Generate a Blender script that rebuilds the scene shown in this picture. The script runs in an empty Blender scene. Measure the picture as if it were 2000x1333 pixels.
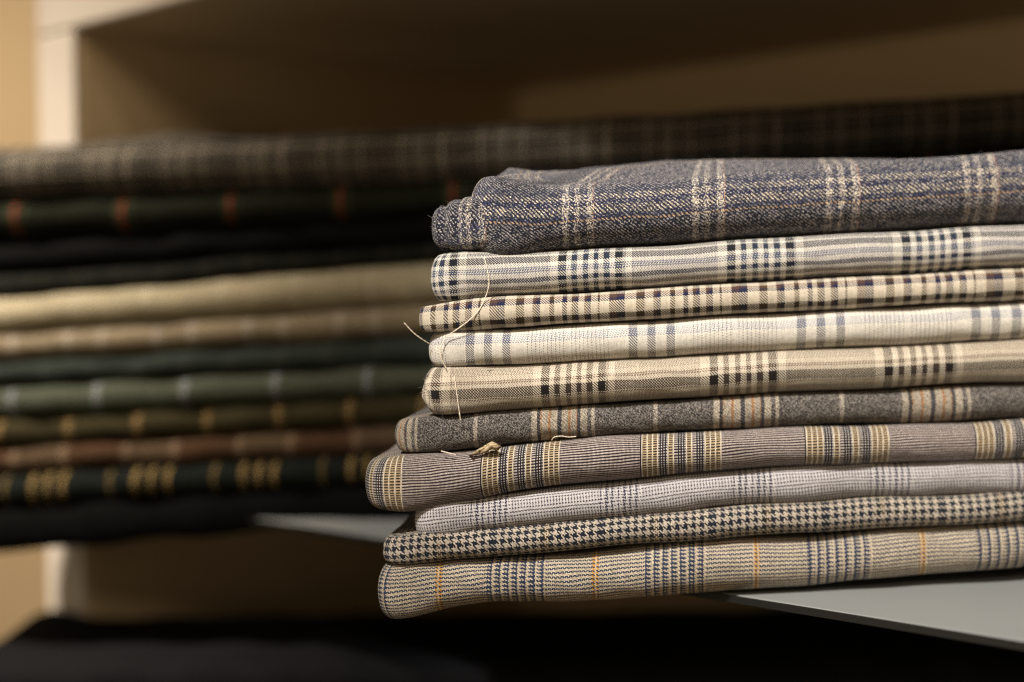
import bpy, math, random
import numpy as np
from mathutils import Vector

SC = bpy.context.scene
COL = SC.collection
random.seed(4)
RNG = np.random.default_rng(7)

# ------------------------------------------------------------------ camera
# The eye is the origin of the scene (Z = 0); metres.
PITCH, ROLL, F, CX, CY = math.radians(1.826), math.radians(-0.532), 2777.8, 1000.0, 666.5
cp, sp, cr, sr = math.cos(PITCH), math.sin(PITCH), math.cos(ROLL), math.sin(ROLL)
FWD = np.array([0, cp, -sp])
RT = cr * np.array([1, 0, 0]) + sr * np.array([0, sp, cp])
UP = -sr * np.array([1, 0, 0]) + cr * np.array([0, sp, cp])
cam_d = bpy.data.cameras.new('camera')
cam = bpy.data.objects.new('camera', cam_d)
COL.objects.link(cam)
from mathutils import Matrix
cam.matrix_world = Matrix(((RT[0], UP[0], -FWD[0], 0), (RT[1], UP[1], -FWD[1], 0), (RT[2], UP[2], -FWD[2], 0), (0, 0, 0, 1)))
cam_d.lens = 50
cam_d.sensor_width = 36
cam_d.clip_start = 0.01
cam_d.clip_end = 50
cam_d.dof.use_dof = True
cam_d.dof.focus_distance = 0.456
cam_d.dof.aperture_fstop = 3.1
cam_d.dof.aperture_blades = 9
SC.camera = cam

# ------------------------------------------------------------------ world and lamps
W = bpy.data.worlds.new('World')
SC.world = W
W.use_nodes = True
W.node_tree.nodes['Background'].inputs[0].default_value = (1.0, 0.86, 0.68, 1)
W.node_tree.nodes['Background'].inputs[1].default_value = 0.026


def area(name, loc, target, size, power, color, size_y=None):
    d = bpy.data.lights.new(name, 'AREA')
    d.energy = power
    d.color = color
    d.size = size
    if size_y:
        d.shape = 'RECTANGLE'
        d.size_y = size_y
    o = bpy.data.objects.new(name, d)
    COL.objects.link(o)
    o.location = loc
    o.rotation_euler = (Vector(target) - Vector(loc)).to_track_quat('-Z', 'Y').to_euler()
    return o


def spot(name, loc, target, angle, blend, radius, power, color):
    d = bpy.data.lights.new(name, 'SPOT')
    d.energy = power
    d.color = color
    d.spot_size = math.radians(angle)
    d.spot_blend = blend
    d.shadow_soft_size = radius
    o = bpy.data.objects.new(name, d)
    COL.objects.link(o)
    o.location = loc
    o.rotation_euler = (Vector(target) - Vector(loc)).to_track_quat('-Z', 'Y').to_euler()
    return o


# two shop spotlights: one on the front stack, one on the post and the left of the back stack
spot('front_spotlight', (-0.28, -0.38, 0.90), (0.125, 0.47, -0.03), 20, 0.6, 0.07, 142, (1.0, 0.95, 0.88))
spot('left_spotlight', (-0.74, 0.13, 1.35), (-0.34, 0.68, -0.02), 21, 1.0, 0.07, 345, (1.0, 0.88, 0.74))
spot('wall_spotlight', (-1.30, 0.80, 0.95), (-0.58, 1.50, -0.12), 50, 1.0, 0.08, 82, (1.0, 0.86, 0.68))
area('bay_fill_right', (0.25, -1.05, 0.85), (0.02, 0.8, 0.0), 0.40, 6.5, (1.0, 0.79, 0.55))  # added warm fill to brighten the bay interior, stands for no real lamp
area('bay_fill_left', (-1.0, -0.8, -0.04), (0.1, 0.9, 0.06), 1.0, 5.4, (1.0, 0.77, 0.50))  # second added fill, lifts the back panel from the left; no window there
SC.view_settings.view_transform = 'Standard'
SC.view_settings.look = 'None'
SC.view_settings.gamma = 1
SC.view_settings.use_curve_mapping = False
SC.view_settings.exposure = 0.0
SC.render.film_transparent = False
SC.cycles.use_denoising = True
SC.cycles.denoiser = 'OPENIMAGEDENOISE'
SC.cycles.denoising_input_passes = 'RGB_ALBEDO_NORMAL'
SC.cycles.denoising_prefilter = 'NONE'
SC.cycles.use_adaptive_sampling = False
SC.cycles.sample_clamp_indirect = 2.0
SC.cycles.blur_glossy = 1.0
SC.cycles.max_bounces = 6
SC.cycles.filter_width = 1.3


# ------------------------------------------------------------------ helpers
def tag(o, label=None, cat=None, group=None, kind=None):
    if label:
        o['label'] = label
    if cat:
        o['category'] = cat
    if group:
        o['group'] = group
    if kind:
        o['kind'] = kind
    return o


def mesh_obj(name, verts, faces, mat, parent=None, uvs=None, smooth=True):
    me = bpy.data.meshes.new(name)
    me.from_pydata([tuple(v) for v in verts], [], faces)
    if uvs is not None:
        lay = me.uv_layers.new(name='UVMap')
        li = 0
        for f, fu in zip(faces, uvs):
            for k in range(len(f)):
                lay.data[li].uv = fu[k]
                li += 1
    me.update()
    if smooth:
        me.polygons.foreach_set('use_smooth', [True] * len(me.polygons))
    o = bpy.data.objects.new(name, me)
    COL.objects.link(o)
    if mat:
        me.materials.append(mat)
    if parent:
        o.parent = parent
    return o


class NT:
    """small helper for node materials"""

    def __init__(self, name):
        self.m = bpy.data.materials.new(name)
        self.m.use_nodes = True
        self.t = self.m.node_tree
        self.b = self.t.nodes['Principled BSDF']

    def n(self, typ, **kw):
        x = self.t.nodes.new(typ)
        for k, v in kw.items():
            setattr(x, k, v)
        return x

    def put(self, sock, v):
        if isinstance(v, bpy.types.NodeSocket):
            self.t.links.new(v, sock)
        else:
            sock.default_value = v

    def math(self, op, a, b=None, c=None):
        x = self.n('ShaderNodeMath', operation=op)
        self.put(x.inputs[0], a)
        if b is not None:
            self.put(x.inputs[1], b)
        if c is not None:
            self.put(x.inputs[2], c)
        return x.outputs[0]

    def mix(self, fac, a, b, blend='MIX'):
        x = self.n('ShaderNodeMix', data_type='RGBA', blend_type=blend)
        self.put(x.inputs[0], fac)
        for s, v in ((x.inputs[6], a), (x.inputs[7], b)):
            if isinstance(v, tuple):
                v = (*v[:3], 1)
            self.put(s, v)
        return x.outputs[2]

    def ramp(self, fac, stops):
        x = self.n('ShaderNodeValToRGB')
        cr_ = x.color_ramp
        cr_.interpolation = 'CONSTANT'
        cr_.elements[0].position = 0
        cr_.elements[0].color = stops[0][1]
        cr_.elements.remove(cr_.elements[1])
        for p, c in stops[1:]:
            e = cr_.elements.new(p)
            e.color = c
        self.put(x.inputs[0], fac)
        return x.outputs[0], x.outputs[1]


PX = 0.169e-3      # metres of cloth per photograph pixel at the front stack


def weave(name, warp, weft, pu, pv, mode='twill', modu=2, modv=2, melange=0.25, jitter=1.0, rough=0.85,
          bump=0.7, gap_shade=0.5, sheen=0.06, scale=1.0, wf=1.5, speckle=0.0, spec=0.2, crumple=1.0):
    """Cloth woven thread by thread: warp / weft are lists of (colour, second colour or None, width px[, solid])."""
    g = NT(name)
    pu = pu * PX * scale
    pv = pv * PX * scale
    uv = g.n('ShaderNodeUVMap')
    uv.uv_map = 'UVMap'
    nz = g.n('ShaderNodeTexNoise')
    nz.inputs['Scale'].default_value = 130
    nz.inputs['Detail'].default_value = 3
    g.t.links.new(uv.outputs[0], nz.inputs['Vector'])
    v0 = g.n('ShaderNodeVectorMath', operation='SUBTRACT')
    g.t.links.new(nz.outputs['Color'], v0.inputs[0])
    v0.inputs[1].default_value = (0.5, 0.5, 0.5)
    v1 = g.n('ShaderNodeVectorMath', operation='SCALE')
    g.t.links.new(v0.outputs[0], v1.inputs[0])
    v1.inputs['Scale'].default_value = jitter * 0.0005
    v2 = g.n('ShaderNodeVectorMath', operation='ADD')
    g.t.links.new(uv.outputs[0], v2.inputs[0])
    g.t.links.new(v1.outputs[0], v2.inputs[1])
    sx = g.n('ShaderNodeSeparateXYZ')
    g.t.links.new(v2.outputs[0], sx.inputs[0])
    tu = g.math('DIVIDE', sx.outputs[0], pu)
    tv = g.math('DIVIDE', sx.outputs[1], pv)
    iu, iv = g.math('FLOOR', tu), g.math('FLOOR', tv)
    fu, fv = g.math('SUBTRACT', tu, iu), g.math('SUBTRACT', tv, iv)

    cs = g.n('ShaderNodeCombineXYZ')
    g.put(cs.inputs[0], g.math('ADD', iu, 0.37))
    g.put(cs.inputs[1], g.math('ADD', iv, 0.61))
    ws = g.n('ShaderNodeTexWhiteNoise', noise_dimensions='2D')
    g.t.links.new(cs.outputs[0], ws.inputs['Vector'])

    def seq(lst, pitch, idx, mod):
        ns = [max(1, round(s[2] * PX * scale / pitch)) for s in lst]
        N = sum(ns)
        fac = g.math('DIVIDE', g.math('ADD', g.math('FLOORED_MODULO', idx, N), 0.5), N)
        pos, sa, sb = 0, [], []
        for s, n_ in zip(lst, ns):
            solid = 1.0 if len(s) > 3 and s[3] else 0.0
            sa.append((pos / N, (*s[0], solid)))
            sb.append((pos / N, (*(s[1] or s[0]), solid)))
            pos += n_
        ca, al = g.ramp(fac, sa)
        if any(s[1] for s in lst):
            cb, _ = g.ramp(fac, sb)
            if speckle:
                sel = g.math('LESS_THAN', ws.outputs['Value'], speckle)
            else:
                sel = g.math('LESS_THAN', g.math('FLOORED_MODULO', idx, mod), 0.5)
            return g.mix(sel, ca, cb), al
        return ca, al

    cw, aw = seq(warp, pu, iu, modu)
    cf, _ = seq(weft, pv, iv, modv)
    if mode == 'twill':
        on = g.math('LESS_THAN', g.math('FLOORED_MODULO', g.math('ADD', iu, iv), 4), wf)
    elif mode == 'plain':
        on = g.math('LESS_THAN', g.math('FLOORED_MODULO', g.math('ADD', iu, iv), 2), 0.5)
    else:  # rib
        on = g.math('GREATER_THAN', g.math('FLOORED_MODULO', iv, 2), 0.5)
    on = g.math('MAXIMUM', on, aw)
    c = g.mix(on, cf, cw)

    def hump(f):
        d = g.math('MULTIPLY_ADD', f, 2.0, -1.0)
        return g.math('SUBTRACT', 1.0, g.math('MULTIPLY', d, d))

    hw, hf = hump(fu), hump(fv)
    mx = g.n('ShaderNodeMix', data_type='FLOAT')
    g.put(mx.inputs[0], on)
    g.put(mx.inputs[2], hf)
    g.put(mx.inputs[3], hw)
    h = mx.outputs[0]
    # fibre to fibre variation of the yarn
    cv = g.n('ShaderNodeCombineXYZ')
    g.put(cv.inputs[0], iu)
    g.put(cv.inputs[1], iv)
    wn = g.n('ShaderNodeTexWhiteNoise', noise_dimensions='2D')
    g.t.links.new(cv.outputs[0], wn.inputs['Vector'])
    wn1 = g.n('ShaderNodeTexWhiteNoise', noise_dimensions='1D')
    g.put(wn1.inputs['W'], g.math('ADD', iu, g.math('MULTIPLY', g.math('FLOOR', g.math('DIVIDE', iv, 37)), 13.7)))
    val = g.math('MULTIPLY_ADD', wn.outputs['Value'], melange, 1.0 - melange * 0.5)
    val = g.math('MULTIPLY', val, g.math('MULTIPLY_ADD', wn1.outputs['Value'], 0.16, 0.92))
    val = g.math('MULTIPLY', val, g.math('MULTIPLY_ADD', h, gap_shade, 1.0 - gap_shade))  # shade in the gaps between threads, painted into the colour
    vm = g.n('ShaderNodeVectorMath', operation='SCALE')
    g.put(vm.inputs[0], c)
    g.put(vm.inputs['Scale'], val)
    g.put(g.b.inputs['Base Color'], vm.outputs[0])
    g.b.inputs['Roughness'].default_value = rough
    g.b.inputs['Specular IOR Level'].default_value = spec
    g.b.inputs['Sheen Weight'].default_value = sheen
    g.b.inputs['Sheen Roughness'].default_value = 0.5
    bp = g.n('ShaderNodeBump')
    bp.inputs['Strength'].default_value = bump
    bp.inputs['Distance'].default_value = 1.0
    cz = g.n('ShaderNodeTexNoise')
    cz.inputs['Scale'].default_value = 170
    cz.inputs['Detail'].default_value = 2
    g.t.links.new(uv.outputs[0], cz.inputs['Vector'])
    hb = g.math('MULTIPLY', h, min(pu, pv) * 0.6)
    g.put(bp.inputs['Height'], g.math('MULTIPLY_ADD', cz.outputs['Fac'], 0.0011 * crumple, hb))
    g.put(g.b.inputs['Normal'], bp.outputs[0])
    return g.m


def paint(name, col, rough=0.5, var=0.08, scale=25):
    g = NT(name)
    tc = g.n('ShaderNodeTexCoord')
    nz = g.n('ShaderNodeTexNoise')
    nz.inputs['Scale'].default_value = scale
    nz.inputs['Detail'].default_value = 6
    g.t.links.new(tc.outputs['Object'], nz.inputs['Vector'])
    k = g.math('MULTIPLY_ADD', nz.outputs['Fac'], 2 * var, 1 - var)
    vm = g.n('ShaderNodeVectorMath', operation='SCALE')
    vm.inputs[0].default_value = col
    g.put(vm.inputs['Scale'], k)
    g.put(g.b.inputs['Base Color'], vm.outputs[0])
    g.b.inputs['Roughness'].default_value = rough
    bp = g.n('ShaderNodeBump')
    bp.inputs['Strength'].default_value = 0.1
    bp.inputs['Distance'].default_value = 0.001
    g.put(bp.inputs['Height'], nz.outputs['Fac'])
    g.put(g.b.inputs['Normal'], bp.outputs[0])
    return g.m


# ------------------------------------------------------------------ shelf unit and wall
PHI = math.radians(42.46)
D_ = np.array([math.cos(PHI), -math.sin(PHI)])      # along the shelf front, to the right
N_ = np.array([math.sin(PHI), math.cos(PHI)])       # into the shelf
POST = np.array([-0.22854, 0.74692])                # inner front corner of the left side panel
ZS, ZT = -0.10087, 0.14152                          # shelf top, underside of the top board
M_WHITE = paint('white_paint', (0.62, 0.55, 0.47), 0.45)
M_TAN = paint('tan_paint', (0.60, 0.46, 0.28), 0.6)
M_SHELF = paint('shelf_laminate', (0.225, 0.23, 0.225), 0.45)
M_EDGE = paint('dark_edge_band', (0.006, 0.005, 0.004), 0.5)
M_WALL = paint('tan_wall_paint', (0.62, 0.46, 0.27), 0.8)


def sbox(name, s0, s1, t0, t1, z0, z1, mat, parent, bevel=0.0015):
    """box in shelf coordinates: s along the front from POST, t into the shelf"""
    v = []
    for z in (z0, z1):
        for s, t in ((s0, t0), (s1, t0), (s1, t1), (s0, t1)):
            p = POST + D_ * s + N_ * t
            v.append((p[0], p[1], z))
    f = [(0, 3, 2, 1), (4, 5, 6, 7), (0, 1, 5, 4), (1, 2, 6, 5), (2, 3, 7, 6), (3, 0, 4, 7)]
    o = mesh_obj(name, v, f, mat, parent, smooth=False)
    if bevel:
        md = o.modifiers.new('bevel', 'BEVEL')
        md.width = bevel
        md.segments = 3
    return o


unit = bpy.data.objects.new('shelf_unit', None)
COL.objects.link(unit)
tag(unit, 'white and tan shelf unit whose open bays hold the stacks of folded cloth', 'shelf unit')
ZB = -0.33
PW = 0.0355
BAY = 0.62
sbox('side_panel', -PW + 0.001, 0, 0.0042, 0.345, ZB, 0.30, M_TAN, unit)
sbox('front_post', -PW, 0.0, 0.0, 0.004, ZB, ZT - 0.0004, M_WHITE, unit, 0.002)
sbox('top_rail', -PW, BAY, 0.0, 0.004, ZT, 0.30, M_WHITE, unit, 0.002)
sbox('top_board', 0.0005, BAY - 0.0005, 0.0042, 0.334, ZT + 0.0004, ZT + 0.02, M_TAN, unit)
sbox('shelf_board', 0.0008, BAY - 0.0005, 0.0025, 0.334, ZS - 0.0025, ZS, M_SHELF, unit, 0.0006)
sbox('edge_band', 0.0008, BAY - 0.0005, 0.0012, 0.0024, ZS - 0.0025, ZS - 0.0002, M_EDGE, unit, 0.0)
sbox('lower_shelf', 0.0008, BAY - 0.0005, 0.002, 0.334, -0.292, -0.274, M_TAN, unit)
sbox('back_panel', -PW, BAY + 0.03, 0.3455, 0.357, ZB, 0.30, M_TAN, unit)
sbox('side_panel', BAY, BAY + PW, 0.0, 0.345, ZB, 0.30, M_TAN, unit)

wall = sbox('wall', -1.6, 0.9, 0.362, 0.42, -0.9, 1.4, M_WALL, None, 0)
tag(wall, 'tan painted wall behind the shelf unit, seen left of its white post', 'wall', kind='structure')


# ------------------------------------------------------------------ folded cloth
def unproj(px, py, O, e):
    """pixel -> (a, Z) on the vertical plane through O along e"""
    d = FWD * F + RT * (px - CX) - UP * (py - CY)
    # P = k d ; (P.xy - O) = a e
    A = np.array([[d[0], -e[0]], [d[1], -e[1]]])
    k, a = np.linalg.solve(A, O)
    return a, k * d[2]


def smooth_curve(xs, ys, q, sig):
    """linear interpolation smoothed with a box of half-width sig"""
    offs = np.linspace(-sig, sig, 13)
    w = np.cos(offs / sig * math.pi / 2) ** 2 + 1e-3
    s = sum(wi * np.interp(q + o, xs, ys) for o, wi in zip(offs, w))
    return s / w.sum()


def wob(seed, amp, wl):
    r = np.random.default_rng(seed)
    ks = [(r.uniform(0.6, 1.6) / wl, r.uniform(0, 6.28), r.uniform(0.4, 1)) for _ in range(5)]
    return lambda x: amp * sum(c * np.sin(6.283 * k * x + p) for k, p, c in ks) / 2.0


class Stack:
    def __init__(self, px0, z0, yaw, base, skew=None):
        self.yaw = math.radians(yaw)
        self.e = np.array([math.cos(self.yaw), -math.sin(self.yaw)])
        self.g = np.array([math.sin(self.yaw), math.cos(self.yaw)])
        if skew is not None:      # the ends of the folded lengths are not square to the fold
            self.g = np.array([math.sin(math.radians(skew)), math.cos(math.radians(skew))])
        self.O = np.array([(px0 - CX) / F * z0, z0])
        b = sorted(unproj(px, py, self.O, self.e) for px, py in base)
        self.ba = np.array([x[0] for x in b])
        self.bz = np.array([x[1] for x in b])

    def lift(self, a):
        return smooth_curve(self.ba, self.bz, a, 0.01)


def cloth(name, st, stations, left, right, mat, parent=None, depth=0.2, rc=0.012, r=None, ex=0.75, off=0.0, seed=0,
          u0=0.0, v0=0.0, wobz=0.0004, wobo=0.0006, top_fn=None, base_z=ZS, blend=(0.015, 0.12), ridge=0.0,
          end_drop=0.0, sig=0.012, rings=7, lean=None, p0=None, vp=None, pxs=1.0):
    """A folded length of cloth: a section with a rounded front fold swept along the outline of the fold.
    stations: (px, y_top, y_bottom) on the stack's front plane; left / right: ends in px."""
    S = sorted((unproj(px, yt, st.O, st.e)[0], unproj(px, yt, st.O, st.e)[1], unproj(px, yb, st.O, st.e)[1]) for px, yt, yb in stations)
    sa = np.array([s[0] for s in S])
    zt = np.array([s[1] for s in S])
    zb = np.array([s[2] for s in S])
    al = unproj(left, np.interp(left, [s[0] for s in stations], [0.5 * (s[1] + s[2]) for s in stations]), st.O, st.e)[0]
    ar = unproj(right, 700, st.O, st.e)[0]
    Dfn = depth if callable(depth) else (lambda a: depth)
    # outline in (a, b)
    pts = []
    if vp is not None:
        v0 = vp * PX
    n = max(12, int((ar - al - 2 * rc) / 0.0022))
    for i in range(n + 1):
        pts.append((ar - rc + (al - ar + 2 * rc) * i / n, 0.0))
    for i in range(1, 12):
        t = i / 12 * math.pi / 2
        pts.append((al + rc - rc * math.sin(t), rc - rc * math.cos(t)))
    Dl = Dfn(al)
    m = max(2, int((Dl - 2 * rc) / 0.006))
    for i in range(m + 1):
        pts.append((al, rc + (Dl - 2 * rc) * i / m))
    for i in range(1, 6):
        t = i / 6 * math.pi / 2
        pts.append((al + rc - rc * math.cos(t), Dl - rc + rc * math.sin(t)))
    for i in range(31):
        a = al + rc + (ar - al - 2 * rc) * i / 30
        pts.append((a, Dfn(a)))
    Dr = Dfn(ar)
    for i in range(1, 6):
        t = i / 6 * math.pi / 2
        pts.append((ar - rc + rc * math.sin(t), Dr - rc + rc * math.cos(t)))
    for i in range(6):
        pts.append((ar, Dr - rc + (2 * rc - Dr) * i / 5))
    for i in range(1, 6):
        t = i / 6 * math.pi / 2
        pts.append((ar - rc + rc * math.cos(t), rc - rc * math.sin(t)))
    P = np.array(pts)
    nx = np.roll(P, -1, 0) - np.roll(P, 1, 0)
    nx /= np.linalg.norm(nx, axis=1)[:, None]
    NRM = np.stack([nx[:, 1], -nx[:, 0]], 1)          # outward (path runs right->left along the front)
    c0 = np.array([(al + ar) / 2, Dfn((al + ar) / 2) / 2])
    if np.dot(NRM[n // 2], P[n // 2] - c0) < 0:
        NRM = -NRM
    seg = np.linalg.norm(P - np.roll(P, 1, 0), axis=1)
    s = np.cumsum(seg)
    s = s - s[n]
    u = (al + rc) - s                                  # cloth coordinate: equals a on the front
    if p0 is not None:
        def upx(a):
            w = st.O + st.e * a
            x = F * (w @ RT[:2]) / (w @ FWD[:2]) + CX - 1050
            return PX * pxs * (x - 5e-5 * x * x)
        x0 = p0 - 1050
        ub = upx(al + rc)
        u = np.array([upx(P[i, 0]) if i <= n else ub - s[i] for i in range(len(P))])
        u0 = -PX * pxs * (x0 - 5e-5 * x0 * x0)
    ##                                 # cloth coordinate: equals a on the front
    f1, f2, f3 = wob(seed * 7 + 1, wobz, 0.07), wob(seed * 7 + 2, wobo, 0.05), wob(seed * 7 + 3, wobz * 0.5, 0.03)
    TH = np.linspace(-math.pi / 2, math.pi / 2, 19)
    half = []
    rows = []
    L = len(P)
    spine_a = np.clip(P[:, 0], al + Dl * 0.5, ar - 0.02)
    spine = np.stack([spine_a, np.array([Dfn(a) * 0.5 for a in spine_a])], 1)

    def zed(a, b):
        a = np.clip(a, al, ar)
        t = smooth_curve(sa, zt, a, sig) + f1(a)
        bo = smooth_curve(sa, zb, a, sig) + f1(a + 0.31)
        k = np.clip((b - blend[0]) / (blend[1] - blend[0]), 0, 1)
        k = k * k * (3 - 2 * k)
        dz = k * (base_z - st.lift(a))
        return t + dz, bo + dz

    def add(ab, z):
        xy = st.O + st.e * ab[:, :1] + st.g * ab[:, 1:]
        rows.append(np.concatenate([xy, z[:, None]], 1))

    ztp, zbt = zed(P[:, 0], P[:, 1])
    hh = (ztp - zbt) / 2
    rr = hh * 1.25 if r is None else np.full(L, r)
    endk = np.clip((P[:, 0] - al - rc) / 0.018, 0, 1)
    endk = endk * endk * (3 - 2 * endk)
    re = np.minimum(hh * 0.5, rc) if r is None else rr
    rr = np.where(P[:, 1] > rc * 1.2, re, re + (rr - re) * endk)
    rr = np.minimum(rr, 0.9 * np.array([Dfn(a) for a in P[:, 0]]) / 2)
    outw = f2(u) + off
    inner = P - NRM * rr[:, None]
    Dv = np.array([Dfn(a) for a in P[:, 0]])
    clip = np.stack([np.clip(P[:, 0], al + rr, ar - rr), np.clip(P[:, 1], rr, np.maximum(Dv - rr, rr))], 1)
    inner = np.where((rr > rc)[:, None], clip, inner)
    inner = inner + NRM * off
    # bottom rings (spine -> rim), profile, top rings (rim -> spine)
    ts = np.linspace(1, 0, rings)[:-1] ** 1.5
    vv = []
    half_t = 0
    for t in ts:
        ab = inner * (1 - t) + spine * t
        _, zb_ = zed(ab[:, 0], ab[:, 1])
        add(ab, zb_)
        vv.append(-(math.pi / 2) * hh - t * np.linalg.norm(inner - spine, axis=1))
    for th in TH:
        c, s_ = max(math.cos(th), 0) ** ex, math.copysign(abs(math.sin(th)) ** ex, th)
        ab = inner + (P + NRM * off - inner) * c + NRM * ((outw - off + f2(u * 1.7 + th * 0.01) * 0.4) * c)[:, None]
        if lean is not None:
            ab = ab + NRM * (lean * s_ * c)
        a_, b_ = ab[:, 0], ab[:, 1]
        ztp, zbt = zed(a_, np.maximum(b_, 0))
        z = (ztp + zbt) / 2 + (ztp - zbt) / 2 * s_ + f3(u * 1.3 + s_ * 0.02) * c
        add(ab, z)
        vv.append(th * hh * 1.05 + 0 * u)
    for t in ts[::-1]:
        ab = inner * (1 - t) + spine * t
        zt_, _ = zed(ab[:, 0], ab[:, 1])
        if top_fn is not None:
            zt_ = zt_ + top_fn(ab[:, 0], ab[:, 1])
        add(ab, zt_)
        vv.append((math.pi / 2) * hh * 1.05 + t * np.linalg.norm(inner - spine, axis=1))
    R = len(rows)
    V = np.concatenate(rows, 0)
    faces, uvs = [], []
    for j in range(R - 1):
        for i in range(L):
            k = (i + 1) % L
            faces.append((j * L + i, j * L + k, (j + 1) * L + k, (j + 1) * L + i))
            du = u[k] if k else u[i] - 0.002
            uvs.append([(u[i] + u0, vv[j][i] + v0), (du + u0, vv[j][k] + v0), (du + u0, vv[j + 1][k] + v0), (u[i] + u0, vv[j + 1][i] + v0)])
    # flip winding so that normals point outwards
    faces = [f[::-1] for f in faces]
    uvs = [q[::-1] for q in uvs]
    o = mesh_obj(name, V, faces, mat, parent, uvs)
    return o


FRONT = Stack(1050, 0.456, -10.0, [(500, 1235), (740, 1215), (1100, 1190), (1440, 1165), (2000, 1115), (2500, 1070)], skew=7)
BACK = Stack(750, 0.640, 9.0, [(-300, 1112), (0, 1090), (400, 1056), (750, 1026), (1400, 975), (2400, 905)])


# cloth colours (linear)
CREAM = (0.74, 0.64, 0.50)
IVORY = (0.80, 0.74, 0.64)
NAVY = (0.012, 0.016, 0.042)
INK = (0.010, 0.012, 0.018)
BLUE = (0.10, 0.13, 0.21)
SLATE = (0.16, 0.17, 0.21)
OLIVE = (0.075, 0.045, 0.006)
BROWN = (0.10, 0.055, 0.03)
GOLD = (0.52, 0.30, 0.09)

glen = lambda dk, cr_, bar, fine: [(dk, None, 14), (cr_, None, 12), (bar, None, 10), (cr_, None, 11), (bar, None, 10), (cr_, None, 11),
                                   (bar, None, 10), (cr_, None, 11), (bar, None, 10), (cr_, None, 11), (dk, None, 15),
                                   (bar, cr_, 5), (cr_, None, 12), (cr_, fine, 165), (cr_, None, 17)]

GN, GL_ = (0.008, 0.011, 0.034), (0.46, 0.41, 0.39)
M1 = weave('tweed_plaid_blue_grey',
           [(GN, (0.030, 0.033, 0.065), 90), (CREAM, (0.03, 0.035, 0.08), 13), (GN, (0.030, 0.033, 0.065), 10), (CREAM, (0.03, 0.035, 0.08), 10),
            (GN, (0.030, 0.033, 0.065), 14), (CREAM, (0.03, 0.035, 0.08), 12), ((0.45, 0.22, 0.14), None, 2), (GN, (0.030, 0.033, 0.065), 97)],
           [(GL_, (0.03, 0.032, 0.05), 130), ((0.62, 0.42, 0.26), None, 3), ((0.05, 0.055, 0.11), (0.3, 0.28, 0.3), 10), (CREAM, (0.16, 0.15, 0.20), 15),
            ((0.04, 0.042, 0.11), (0.46, 0.41, 0.40), 11), (CREAM, (0.16, 0.15, 0.20), 14), ((0.07, 0.07, 0.115), (0.38, 0.35, 0.34), 20)],
           2.1, 2.0, speckle=0.42, melange=1.2, jitter=2.6, bump=1.0, gap_shade=0.65, sheen=0.1, modu=3, modv=3)
M2 = weave('glen_check_navy', glen(INK, IVORY, (0.035, 0.055, 0.10), (0.07, 0.07, 0.11)),
           [(NAVY, IVORY, 10), (IVORY, None, 8), (NAVY, None, 9), (IVORY, None, 8), ((0.09, 0.12, 0.22), IVORY, 13), (IVORY, None, 8), (INK, None, 17), (IVORY, None, 7)], 1.3, 1.3, modv=3, gap_shade=0.6)
M3 = weave('gun_check_olive_navy',
           [(CREAM, None, 13), (OLIVE, None, 4), (CREAM, None, 17), (BROWN, None, 16), (NAVY, None, 16), (CREAM, None, 22), (OLIVE, None, 16), (CREAM, None, 16),
            (BROWN, None, 8), (NAVY, None, 8), (CREAM, None, 18), (OLIVE, None, 9), (CREAM, None, 14), (NAVY, None, 10), (CREAM, None, 9), (OLIVE, None, 7), (NAVY, None, 7),
            (CREAM, None, 10), (BROWN, None, 7), (NAVY, None, 8)],
           [(CREAM, None, 6), ((0.02, 0.012, 0.004), None, 14), (CREAM, None, 25), ((0.01, 0.015, 0.07), None, 8), ((0.10, 0.045, 0.04), None, 9), (CREAM, None, 8)], 1.3, 1.3, gap_shade=0.6)
M4 = weave('ivory_windowpane_blue',
           [(IVORY, (0.07, 0.06, 0.06), 75), (IVORY, None, 11), (IVORY, (0.07, 0.06, 0.06), 77), (IVORY, None, 35), ((0.07, 0.075, 0.10), None, 16), (IVORY, None, 19), ((0.07, 0.075, 0.10), None, 17),
            (IVORY, None, 20), ((0.07, 0.075, 0.10), None, 17), (IVORY, None, 33)],
           [(IVORY, (0.03, 0.03, 0.03), 11), (IVORY, None, 34), ((0.26, 0.29, 0.40), IVORY, 20), (IVORY, None, 10)], 1.3, 1.3, modu=6, modv=3)
M5 = weave('glen_check_brown', glen((0.012, 0.008, 0.007), CREAM, (0.08, 0.055, 0.04), (0.13, 0.09, 0.06)),
           [(CREAM, (0.07, 0.045, 0.03), 16), (CREAM, None, 7), (BROWN, CREAM, 8), ((0.010, 0.006, 0.005), None, 18), (CREAM, None, 8), ((0.20, 0.13, 0.09), CREAM, 8), (CREAM, None, 10),
            (CREAM, (0.2, 0.14, 0.10), 10)], 1.3, 1.3, modv=3, gap_shade=0.6)
GR, GR2 = (0.030, 0.025, 0.023), (0.25, 0.22, 0.195)
BE = (0.46, 0.385, 0.29)
CM = (0.54, 0.46, 0.36)
OR = (0.42, 0.20, 0.075)
M6 = weave('grey_melange_stripe',
           [(GR, GR2, 113), (CM, GR2, 8), (GR, GR2, 105), (CM, BE, 12), (GR, None, 6), (OR, BE, 3), (BE, None, 14), (OR, None, 3), (BE, None, 14),
            ((0.03, 0.03, 0.04), None, 6), (BE, None, 14), (OR, None, 3), (BE, None, 12), (OR, None, 3), ((0.04, 0.04, 0.05), None, 5), (BE, CM, 14), (GR, GR2, 6), (CM, BE, 8)],
           [((0.14, 0.125, 0.115), GR2, 50), ((0.20, 0.18, 0.16), GR2, 30)], 1.6, 1.6, speckle=0.42, melange=1.1, wf=2.5, bump=0.9, gap_shade=0.6, jitter=1.5)
AUB = (0.014, 0.007, 0.013)
PINK = (0.62, 0.515, 0.46)
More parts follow.
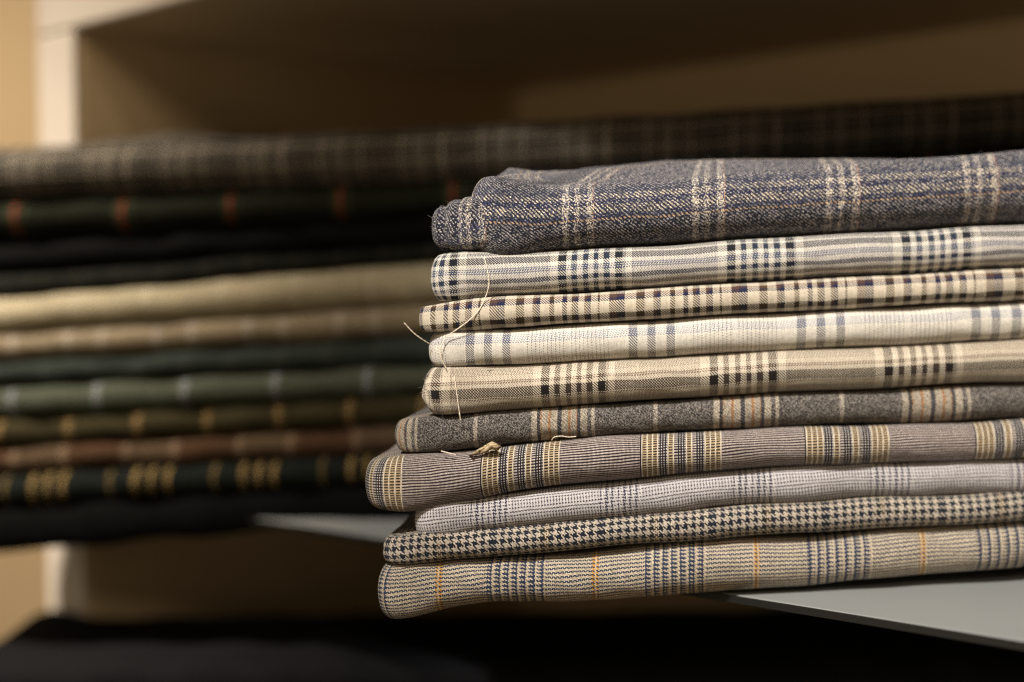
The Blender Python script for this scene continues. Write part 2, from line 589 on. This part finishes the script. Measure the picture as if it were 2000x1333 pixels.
LN = (0.74, 0.64, 0.50)
GD = (0.62, 0.46, 0.26)
col7 = [(LN, None, 2.5, True), (GD, None, 7.5), (LN, None, 2.5, True), (GD, None, 7.5), (LN, None, 2.5, True), (GD, None, 7.5), (LN, None, 2.5, True)]
nav7 = [((0.006, 0.007, 0.024), (0.66, 0.60, 0.53), 17.5)]
mid7 = [(LN, None, 2.5, True), (GD, None, 7.5), (LN, None, 2.5, True), (PINK, None, 5)]
M7 = weave('rib_stripe_gold_navy', [(PINK, None, 156), (AUB, None, 3, True)] + col7 + nav7 + mid7 + nav7 + mid7 + nav7 + col7,
           [(AUB, None, 2.6), (AUB, None, 2.6)], 2.5, 2.7, mode='rib', melange=0.3, bump=1.0, gap_shade=0.6, jitter=0.7)
LG = (0.60, 0.56, 0.55)
DV = (0.030, 0.028, 0.055)


def pairs(c1, c2, n1, n2, k):
    o = []
    for _ in range(k):
        o += [(c1, None, n1), (c2, None, n2)]
    return o


M8 = weave('pale_grey_glen', [(LG, DV, 90)] + pairs(DV, LG, 4, 7.5, 7) + [(LG, (0.10, 0.095, 0.14), 84)],
           [(DV, None, 2.9), (LG, None, 4.3)], 1.45, 1.45, modu=4, melange=0.3)
HC = (0.62, 0.53, 0.42)
M9 = weave('houndstooth_navy', pairs((0.010, 0.020, 0.042), HC, 7.8, 7.8, 6) + [((0.010, 0.010, 0.010), None, 8), ((0.26, 0.15, 0.06), HC, 10)] + pairs((0.008, 0.015, 0.032), HC, 7.8, 7.8, 7)[:13],
           [((0.008, 0.011, 0.020), None, 7.8), (HC, None, 7.8)], 1.95, 1.95, melange=0.5, bump=1.0, gap_shade=0.65)
B10 = (0.028, 0.045, 0.095)
C10 = (0.66, 0.55, 0.40)
M10 = weave('glen_check_blue_orange', [(C10, B10, 89), ((0.70, 0.33, 0.04), C10, 13), (C10, B10, 90)] + pairs(B10, C10, 8.5, 8.5, 7)[:14],
            [(B10, None, 4.0), (C10, None, 4.5)], 2.1, 2.1, modu=4, melange=0.4, bump=1.0, gap_shade=0.65)
# ------------------------------------------------------------------ front stack
GF = 'folded cloths in the front stack'


def root(label):
    o = bpy.data.objects.new('folded_cloth', None)
    o.location = (0, 0, 0)
    COL.objects.link(o)
    return tag(o, label, 'folded cloth', GF)


def f1_top(a, b):
    rise = np.interp(a, [-0.025, -0.008, 0.008, 0.042, 0.10, 0.145, 0.3], [0.0034, 0.0048, 0.0056, 0.0070, 0.0032, 0.0, 0.0])
    k = np.clip((b - 0.013) / 0.020, 0, 1)
    return k * k * (3 - 2 * k) * rise * 1.2


c1 = root('blue grey and cream woollen plaid cloth, thickest fold on top of the front stack')
f1 = [cloth('outer_fold', FRONT, [(880, 362, 492), (920, 345, 495), (950, 338, 497), (985, 345, 497), (1030, 357, 494), (1100, 358, 488), (1300, 340, 473), (1600, 315, 456), (2000, 288, 435), (2500, 252, 410)],
      908, 2400, M1, c1, depth=0.17, rc=0.012, ex=0.97, seed=1, p0=1008, vp=145, top_fn=f1_top, wobo=0.0005, off=0.0008, sig=0.006)]
for k, (lf, yt, yb) in enumerate(((880, 380, 494), (849, 386, 491), (819, 398, 489))):
    f1.append(cloth('inner_fold', FRONT, [(700, yt + 12, yb), (lf + 10, yt, yb), (915, yt, yb - 3), (950, yt + 8, yb - 16), (1100, yt + 8, yb - 22)], lf, 1010, M1, c1, depth=0.12 - 0.012 * k, rc=0.005, r=0.006, ex=0.7, off=-0.0012 * (k + 0.6), seed=20 + k,
          v0=0.004 * k, u0=0.017 * k, wobz=0.0002, wobo=0.0002))
c2 = cloth('folded_cloth', FRONT, [(830, 500, 588), (900, 492, 590), (1100, 488, 573), (1300, 478, 560), (1600, 458, 544), (2000, 437, 524), (2500, 400, 490)], 833, 2400, M2, seed=2, p0=1090, vp=35, rc=0.008, ex=0.95, u0=0.0505, v0=0.004)
tag(c2, 'navy and ivory glen check cloth, thin fold directly under the thick woollen plaid', 'folded cloth', GF)
c3 = cloth('folded_cloth', FRONT, [(820, 600, 650), (870, 590, 648), (950, 581, 644), (1100, 575, 634), (1300, 562, 622), (1600, 545, 606), (2000, 524, 586), (2500, 490, 555)], 818, 2400, M3, seed=3, p0=922, vp=33, rc=0.006, ex=0.95, v0=0.0, off=0.0012)
tag(c3, 'cream cloth with olive, brown and navy checks, third from the top in front', 'folded cloth', GF)
c4 = cloth('folded_cloth', FRONT, [(830, 652, 722), (900, 648, 718), (1100, 636, 710), (1300, 624, 698), (1600, 608, 684), (2000, 588, 664), (2500, 556, 634)], 830, 2400, M4, seed=4, p0=715, vp=36, rc=0.009, ex=0.97, v0=0.001, u0=0.0562)
tag(c4, 'palest ivory cloth with soft blue grey stripes and dotted squares in the front stack', 'folded cloth', GF)
c5 = root('brown and cream glen check cloth with a rolled layered left end')
f5 = [cloth('outer_fold', FRONT, [(820, 722, 812), (870, 720, 812), (1000, 716, 802), (1200, 704, 789), (1500, 688, 770), (2000, 664, 748), (2500, 634, 712)], 832, 2400, M5, c5, seed=5, p0=1056, vp=45, rc=0.006, ex=0.97, u0=0.0534, v0=0.0035, off=0.0014)]
for k, (lf, yt, yb) in enumerate(((819, 727, 808), (808, 735, 800), (798, 747, 790))):
    f5.append(cloth('inner_fold', FRONT, [(700, yt + 6, yb), (lf + 14, yt, yb), (1000, yt - 6, yb - 8)], lf, 980, M5, c5, depth=0.12 - 0.01 * k, rc=0.004, r=0.004, ex=0.8, off=-0.0016 * (k + 0.4), seed=30 + k, u0=0.03 * k, v0=0.002 * k))
c6 = cloth('folded_cloth', FRONT, [(750, 832, 886), (800, 818, 886), (900, 808, 884), (1000, 803, 872), (1200, 792, 852), (1500, 772, 838), (2000, 752, 822), (2500, 715, 790)], 755, 2400, M6, seed=6, p0=809, rc=0.010, ex=0.97, u0=-0.0186, off=-0.001)
tag(c6, 'dark grey melange cloth with beige and rust stripes under the brown glen check', 'folded cloth', GF)
c7 = cloth('folded_cloth', FRONT, [(715, 905, 995), (760, 893, 1004), (820, 890, 1004), (900, 886, 985), (1000, 872, 962), (1200, 853, 940), (1500, 840, 914), (2000, 824, 898), (2500, 795, 860)], 716, 2400, M7, seed=7, p0=785, rc=0.012, ex=0.95, u0=-0.0052, off=0.003)
tag(c7, 'mauve ribbed cloth with gold and navy stripe bands and a bulging round left end', 'folded cloth', GF)
c8 = cloth('folded_cloth', FRONT, [(800, 990, 1056), (850, 984, 1050), (1000, 968, 1040), (1200, 943, 1018), (1500, 914, 990), (1660, 902, 980), (2000, 896, 970), (2500, 862, 935)], 803, 2400, M8, seed=8, p0=824, rc=0.009, ex=0.97, u0=-0.0047, wobz=0.0005)
tag(c8, 'pale lilac grey glen check cloth set back between ribbed and houndstooth cloths', 'folded cloth', GF)
c9 = cloth('folded_cloth', FRONT, [(745, 1060, 1104), (800, 1042, 1102), (900, 1040, 1096), (1100, 1022, 1080), (1400, 994, 1054), (1700, 976, 1038), (2000, 962, 1020), (2500, 926, 985)], 747, 2400, M9, seed=9, p0=750, rc=0.008, ex=0.95, off=0.0015)
tag(c9, 'navy and cream houndstooth cloth, second from the bottom of the front stack', 'folded cloth', GF)
c10 = cloth('folded_cloth', FRONT, [(735, 1112, 1218), (780, 1102, 1216), (850, 1098, 1202), (950, 1096, 1184), (1100, 1088, 1184), (1250, 1072, 1176), (1440, 1056, 1166), (1600, 1048, 1152), (1660, 1046, 1140), (1760, 1040, 1136), (2000, 1020, 1116), (2500, 985, 1080)],
            733, 2400, M10, seed=10, p0=759, rc=0.009, ex=0.97, u0=0.048, wobz=0.0006, off=0.001)
tag(c10, 'tan and blue checked cloth with thin orange stripes at the bottom of the front stack', 'folded cloth', GF)

# ------------------------------------------------------------------ back stack
GB = 'folded cloths in the blurred back stack'


def stripes(name, seq, weft=None, sc=1.0):
    return weave(name, seq, weft or [(max(seq, key=lambda q: q[2])[0], None, 20)], 2.2, 2.2, scale=1.33 * sc, melange=0.4, bump=0.5, gap_shade=0.3, sheen=0.0, spec=0.08, crumple=2.0)


DK = (0.003, 0.003, 0.003)
B = []
CK, CL = (0.010, 0.0095, 0.008), (0.095, 0.084, 0.066)
B.append(('dark grey checked cloth on top of the blurred back stack',
          stripes('dark_grey_check', [(CK, CL, 34), ((0.50, 0.42, 0.33), CL, 5), (CK, CL, 9), ((0.30, 0.26, 0.21), CL, 4), (CK, None, 10), ((0.20, 0.175, 0.135), CL, 22), (CK, None, 5), ((0.13, 0.11, 0.08), CK, 18), (CK, CL, 8), ((0.50, 0.42, 0.33), CL, 6), (CK, None, 7), (CL, CK, 26), (CK, None, 6)],
                  [(CK, CL, 16), ((0.24, 0.21, 0.17), CK, 5), (CK, CL, 9), ((0.42, 0.36, 0.28), CL, 7), (CK, CL, 12)])))
B.append(('black green cloth with widely spaced red ticks in the back stack',
          stripes('black_green_red_tick', [((0.24, 0.055, 0.026), None, 11), ((0.012, 0.014, 0.008), None, 12), ((0.08, 0.08, 0.045), None, 5), ((0.011, 0.0125, 0.007), None, 190), ((0.05, 0.055, 0.03), None, 11)])))
B.append(('plain black cloth below the red ticked one in the back stack', stripes('plain_black', [(DK, None, 40)])))
B.append(('dark charcoal cloth with faint ticks just above the khaki cloth', stripes('charcoal', [((0.008, 0.009, 0.007), None, 50), ((0.028, 0.023, 0.016), None, 12), ((0.008, 0.009, 0.007), None, 20), ((0.02, 0.018, 0.012), None, 12)])))
B.append(('light khaki cloth, palest fold of the back stack', stripes('khaki', [((0.33, 0.285, 0.19), None, 70), ((0.25, 0.23, 0.16), None, 12), ((0.35, 0.30, 0.20), (0.26, 0.23, 0.155), 60), ((0.40, 0.36, 0.27), None, 14)])))
B.append(('taupe cloth with pale double checks under the khaki cloth', stripes('taupe_check', [((0.36, 0.32, 0.28), None, 15), ((0.12, 0.095, 0.06), (0.27, 0.22, 0.15), 57), ((0.36, 0.32, 0.28), None, 15), ((0.205, 0.165, 0.108), None, 101)])))
B.append(('dark spruce green cloth under the taupe check', stripes('spruce_green', [((0.026, 0.033, 0.028), None, 80), ((0.04, 0.047, 0.042), None, 20)])))
B.append(('sage green cloth with pale blue ticks in the back stack', stripes('sage_blue_tick', [((0.26, 0.27, 0.31), None, 14), ((0.058, 0.064, 0.045), None, 161), ((0.08, 0.088, 0.07), None, 14)])))
B.append(('dark olive cloth with single gold ticks in the back stack', stripes('olive_gold_tick', [((0.28, 0.175, 0.07), None, 14), ((0.030, 0.025, 0.011), None, 135)])))
B.append(('rust brown and taupe checked cloth in the back stack', stripes('rust_check', [((0.052, 0.027, 0.014), None, 118), ((0.20, 0.145, 0.095), None, 15), ((0.08, 0.06, 0.036), None, 90), ((0.20, 0.145, 0.095), None, 15)])))
K11, G11 = (0.006, 0.008, 0.0065), (0.38, 0.25, 0.085)
B.append(('black green cloth with clustered yellow gold stripes near the bottom of the back stack',
          stripes('black_gold_stripe', [(G11, None, 9), (K11, None, 24), (G11, None, 9), (K11, None, 24), (G11, None, 9), (K11, None, 91), ((0.22, 0.15, 0.05), None, 7), (K11, None, 50)],
                  [(K11, None, 100), ((0.12, 0.085, 0.03), None, 22), (K11, None, 100)])))
B.append(('plain black cloth lying lowest in the back stack', stripes('plain_black_lowest', [((0.0008, 0.001, 0.0009), None, 40)])))
Y0 = [290, 388, 462, 540, 583, 652, 706, 755, 822, 876, 928, 992, 1082]
Y8 = [246, 358, 418, 478, 512, 595, 655, 716, 770, 832, 888, 940, 1016]
Y20 = [174, 285, 340, 395, 430, 510, 572, 634, 694, 752, 806, 865, 915]
P0 = [0, 230, 0, 0, 10, 296, 0, 351, 391, 341, 257, 0]


def bdepth(a):
    return min(0.2, max(0.045, 0.045 + 0.85 * (a - PA)))


PA = float((POST - BACK.O) @ BACK.e) + 0.012
for k, (lab, mt) in enumerate(B):
    st_ = []
    for px in (-300, 0, 800, 2000, 2600):
        if px < 0:
            yt, yb = Y0[k] + 18, Y0[k + 1] + 18
        elif px == 0:
            yt, yb = Y0[k], Y0[k + 1]
        elif px == 800:
            yt, yb = Y8[k], Y8[k + 1]
        elif px == 2000:
            yt, yb = Y20[k], Y20[k + 1]
        else:
            yt, yb = Y20[k] - 35, Y20[k + 1] - 35
        st_.append((px, yt, yb))
    o = cloth('folded_cloth', BACK, st_, -130 - 23 * ((k * 5) % 4), 2250, mt, depth=bdepth, rc=0.012, r=0.006 if k == 11 else None, ex=1.0, seed=50 + k, blend=(0.015, 0.1),
              off=(0.002, -0.002, -0.006, -0.003, 0.001, 0.0, -0.001, 0.0, -0.001, -0.001, 0.002, 0.001)[k], wobz=0.0006, wobo=0.001, p0=P0[k], pxs=1.33, v0=(0.0113 if k == 10 else 0.0), sig=0.03)
    tag(o, lab, 'folded cloth', GB)

# ------------------------------------------------------------------ dark cloth pile in the lower bay
GL = 'black cloths in the bay below'


def pile_top(a, b):
    k = np.clip(b / 0.08, 0, 1) ** 2
    return k * (0.006 * np.exp(-((a + 0.094) / 0.012) ** 2) - 0.010 * np.clip((-0.10 - a) / 0.03, 0, 1))


LOW = Stack(300, 0.64, 6.0, [(-600, 1425), (2600, 1425)])
for k, (lab, y0, y1) in enumerate((('black folded cloth lying uppermost in the lower bay', 1300, 1385), ('black folded cloth under the uppermost one in the lower bay', 1385, 1500), ('lowest black folded cloth in the lower bay', 1500, 1795))):
    o = cloth('folded_cloth', LOW, [(-600, y0 + 25, y1 + 25), (0, y0 + 4, y1), (300, y0, y1), (1000, y0 - 4, y1 - 6), (2500, y0 - 20, y1 - 20)], -120 - 30 * k, 2700, stripes('black_wool_%s' % 'abc'[k], [((0.006, 0.006, 0.007), None, 40)]),
              depth=0.105, rc=0.015, ex=0.9, seed=80 + k, base_z=0, blend=(5, 6), top_fn=pile_top if k == 0 else None, wobz=0.0008, wobo=0.001)
    tag(o, lab, 'folded cloth', GL)


# ------------------------------------------------------------------ loose threads and frayed scrap
def tube(name, pts, rad, mat, st, lift):
    P = []
    for px, py, *l in pts:
        a, z = unproj(px, py, st.O, st.e)
        xy = st.O + st.e * a - st.g * 0.6 * (lift if not l else l[0])
        P.append(np.array([xy[0], xy[1], z]))
    # catmull-rom
    Q = []
    PP = [2 * P[0] - P[1]] + P + [2 * P[-1] - P[-2]]
    for i in range(1, len(PP) - 2):
        for t in np.linspace(0, 1, 9)[:-1]:
            p0, p1, p2, p3 = PP[i - 1:i + 3]
            Q.append(0.5 * (2 * p1 + (p2 - p0) * t + (2 * p0 - 5 * p1 + 4 * p2 - p3) * t * t + (3 * p1 - p0 - 3 * p2 + p3) * t ** 3))
    Q.append(P[-1])
    V, Fc = [], []
    K = 6
    for i, q in enumerate(Q):
        d = Q[min(i + 1, len(Q) - 1)] - Q[max(i - 1, 0)]
        d = d / np.linalg.norm(d)
        s1 = np.cross(d, [0, 1, 0.01])
        s1 /= np.linalg.norm(s1)
        s2 = np.cross(d, s1)
        rr = rad * (1 + 0.25 * math.sin(i * 1.9))
        for k in range(K):
            t = 2 * math.pi * k / K + i * 0.5
            V.append(q + rr * (math.cos(t) * s1 + math.sin(t) * s2))
    for i in range(len(Q) - 1):
        for k in range(K):
            k2 = (k + 1) % K
            Fc.append((i * K + k, i * K + k2, (i + 1) * K + k2, (i + 1) * K + k))
    Fc += [tuple(range(K))[::-1], tuple((len(Q) - 1) * K + k for k in range(K))]
    return mesh_obj(name, V, Fc, mat)


M_THREAD = paint('cotton_thread', (0.78, 0.66, 0.52), 0.8, 0.15, 900)
GT = 'loose threads on the front stack'
t1 = tube('loose_thread', [(946, 503, 0.0005), (952, 525, 0.0018), (956, 545, 0.0022), (955, 562, 0.002), (949, 580, 0.0012), (938, 604, 0.0028), (920, 624, 0.0032), (895, 643, 0.003), (874, 658, 0.0018), (862, 678, 0.0016), (862, 697, 0.0016), (873, 722, 0.001)],
          0.00016, M_THREAD, FRONT, 0.002)
tag(t1, 'long pale thread curling down over the navy glen check to the ivory cloth', 'thread', GT)
t2 = tube('loose_thread', [(888, 735, 0.0018), (893, 760, 0.0032), (897, 790, 0.0034), (901, 822, 0.0024)], 0.00016, M_THREAD, FRONT, 0.002)
tag(t2, 'short pale thread hanging over the brown glen check cloth', 'thread', GT)
t3 = tube('loose_thread', [(791, 631, 0.002), (806, 648, 0.0012), (820, 660, 0.0), (836, 672, -0.003)], 0.00016, M_THREAD, FRONT, 0.002)
tag(t3, 'stray pale thread sticking out left of the ivory cloth', 'thread', GT)
t4 = tube('loose_thread', [(1078, 860, 0.001), (1084, 853, 0.003), (1098, 851, 0.0036), (1112, 853, 0.0034), (1126, 852, 0.003)], 0.00015, M_THREAD, FRONT, 0.002)
tag(t4, 'tiny looped thread lying on top of the mauve ribbed cloth', 'thread', GT)
t5 = tube('loose_thread', [(862, 881, 0.001), (876, 884, 0.002), (892, 888, 0.002)], 0.00017, M_THREAD, FRONT, 0.002)
tag(t5, 'white thread end poking from the gap above the mauve ribbed cloth', 'thread', GT)


# frayed scrap of selvedge caught between the grey melange and the mauve ribbed cloth
def scrap():
    top = [(926, 884), (938, 876), (950, 869), (962, 862), (972, 866), (981, 871)]
    bot = [(916, 890), (934, 888), (950, 884), (962, 876), (970, 882), (978, 876)]
    nj = 7
    V, Fc, U = [], [], []
    r = np.random.default_rng(5)
    for side in (0, 1):
        for i, (t, b) in enumerate(zip(top, bot)):
            for j in range(nj):
                f = j / (nj - 1)
                px, py = t[0] + (b[0] - t[0]) * f, t[1] + (b[1] - t[1]) * f
                a, z = unproj(px + r.normal(0, 0.8), py + r.normal(0, 0.6), FRONT.O, FRONT.e)
                d = 0.0013 * math.sin(f * math.pi) + 0.0012 * math.sin(i * 1.7 + j * 0.8) + (0.0016 if i > 2 else 0.0006) - side * 0.0006
                xy = FRONT.O + FRONT.e * a - FRONT.g * d
                V.append((xy[0], xy[1], z))
    n = len(top)
    o_ = n * nj
    for i in range(n - 1):
        for j in range(nj - 1):
            q = (i * nj + j, (i + 1) * nj + j, (i + 1) * nj + j + 1, i * nj + j + 1)
            Fc.append(q)
            Fc.append(tuple(o_ + k for k in q[::-1]))
    rim = [i * nj for i in range(n)] + [(n - 1) * nj + j for j in range(1, nj)] + [i * nj + nj - 1 for i in range(n - 2, -1, -1)] + [j for j in range(nj - 2, 0, -1)]
    for k in range(len(rim)):
        a_, b_ = rim[k], rim[(k + 1) % len(rim)]
        Fc.append((b_, a_, o_ + a_, o_ + b_))
    for q in Fc:
        U.append([((V[k][0] - V[k][1]), V[k][2]) for k in q])
    o = mesh_obj('cloth_scrap', V, Fc, M_SCRAP, None, U)
    return o


M_SCRAP = weave('frayed_selvedge', [((0.72, 0.57, 0.37), None, 6), ((0.50, 0.35, 0.19), None, 3)], [((0.64, 0.48, 0.29), None, 8), ((0.40, 0.27, 0.14), None, 3)], 1.6, 1.6, melange=0.6, bump=1.0)
tag(scrap(), 'frayed beige scrap of selvedge caught above the mauve ribbed cloth', 'cloth scrap')


def fuzz(parent, objs, n, test, seed, length, rad, mat):
    """loose wool fibres standing off the cloth"""
    r = np.random.default_rng(seed)
    cand = []
    for o in objs:
        me = o.data
        for p in me.polygons:
            c = p.center
            d = c.y
            px = CX + F * (np.array(c) @ RT) / (np.array(c) @ FWD)
            py = CY - F * (np.array(c) @ UP) / (np.array(c) @ FWD)
            if test(px, py, np.array(p.normal)):
                cand.append((np.array(c), np.array(p.normal), p.area))
    w = np.array([c[2] for c in cand])
    V, Fc = [], []
    for i in r.choice(len(cand), n, p=w / w.sum()):
        c, nn, ar_ = cand[i]
        t1_ = np.cross(nn, r.normal(size=3))
        t1_ /= np.linalg.norm(t1_)
        p = c + t1_ * r.uniform(-1, 1) * math.sqrt(ar_) * 0.7 - nn * 0.0001
        L = length * r.uniform(0.35, 1.3)
        d = nn * r.uniform(0.25, 1) + t1_ * r.uniform(0.2, 1.2)
        d /= np.linalg.norm(d)
        bend = r.normal(size=3) * 0.55
        b0 = len(V)
        K = 5
        for k in range(K):
            q = p + d * L * k / (K - 1) + bend * L * (k / (K - 1)) ** 2 * 0.6
            rr = rad * (1.1 - 0.6 * k / (K - 1))
            s1 = np.cross(d, [0.3, 0.2, 0.9])
            s1 /= np.linalg.norm(s1)
            s2 = np.cross(d, s1)
            for m in range(3):
                V.append(q + rr * (math.cos(m * 2.094) * s1 + math.sin(m * 2.094) * s2))
        for k in range(K - 1):
            for m in range(3):
                m2 = (m + 1) % 3
                Fc.append((b0 + k * 3 + m, b0 + k * 3 + m2, b0 + k * 3 + 3 + m2, b0 + k * 3 + 3 + m))
    o = mesh_obj('fuzz', V, Fc, mat, parent)
    o['kind'] = 'stuff'
    return o


M_FUZZ = paint('wool_fibre', (0.42, 0.37, 0.33), 0.9, 0.2, 400)
fuzz(c1, f1, 2600, lambda x, y, n_: x < 2050 and n_[1] < 0.5 and n_[2] > -0.5, 3, 0.0013, 0.000016, M_FUZZ)
fuzz(c5, f5, 700, lambda x, y, n_: x < 900 and n_[1] < 0.5, 4, 0.0015, 0.000016, M_FUZZ)
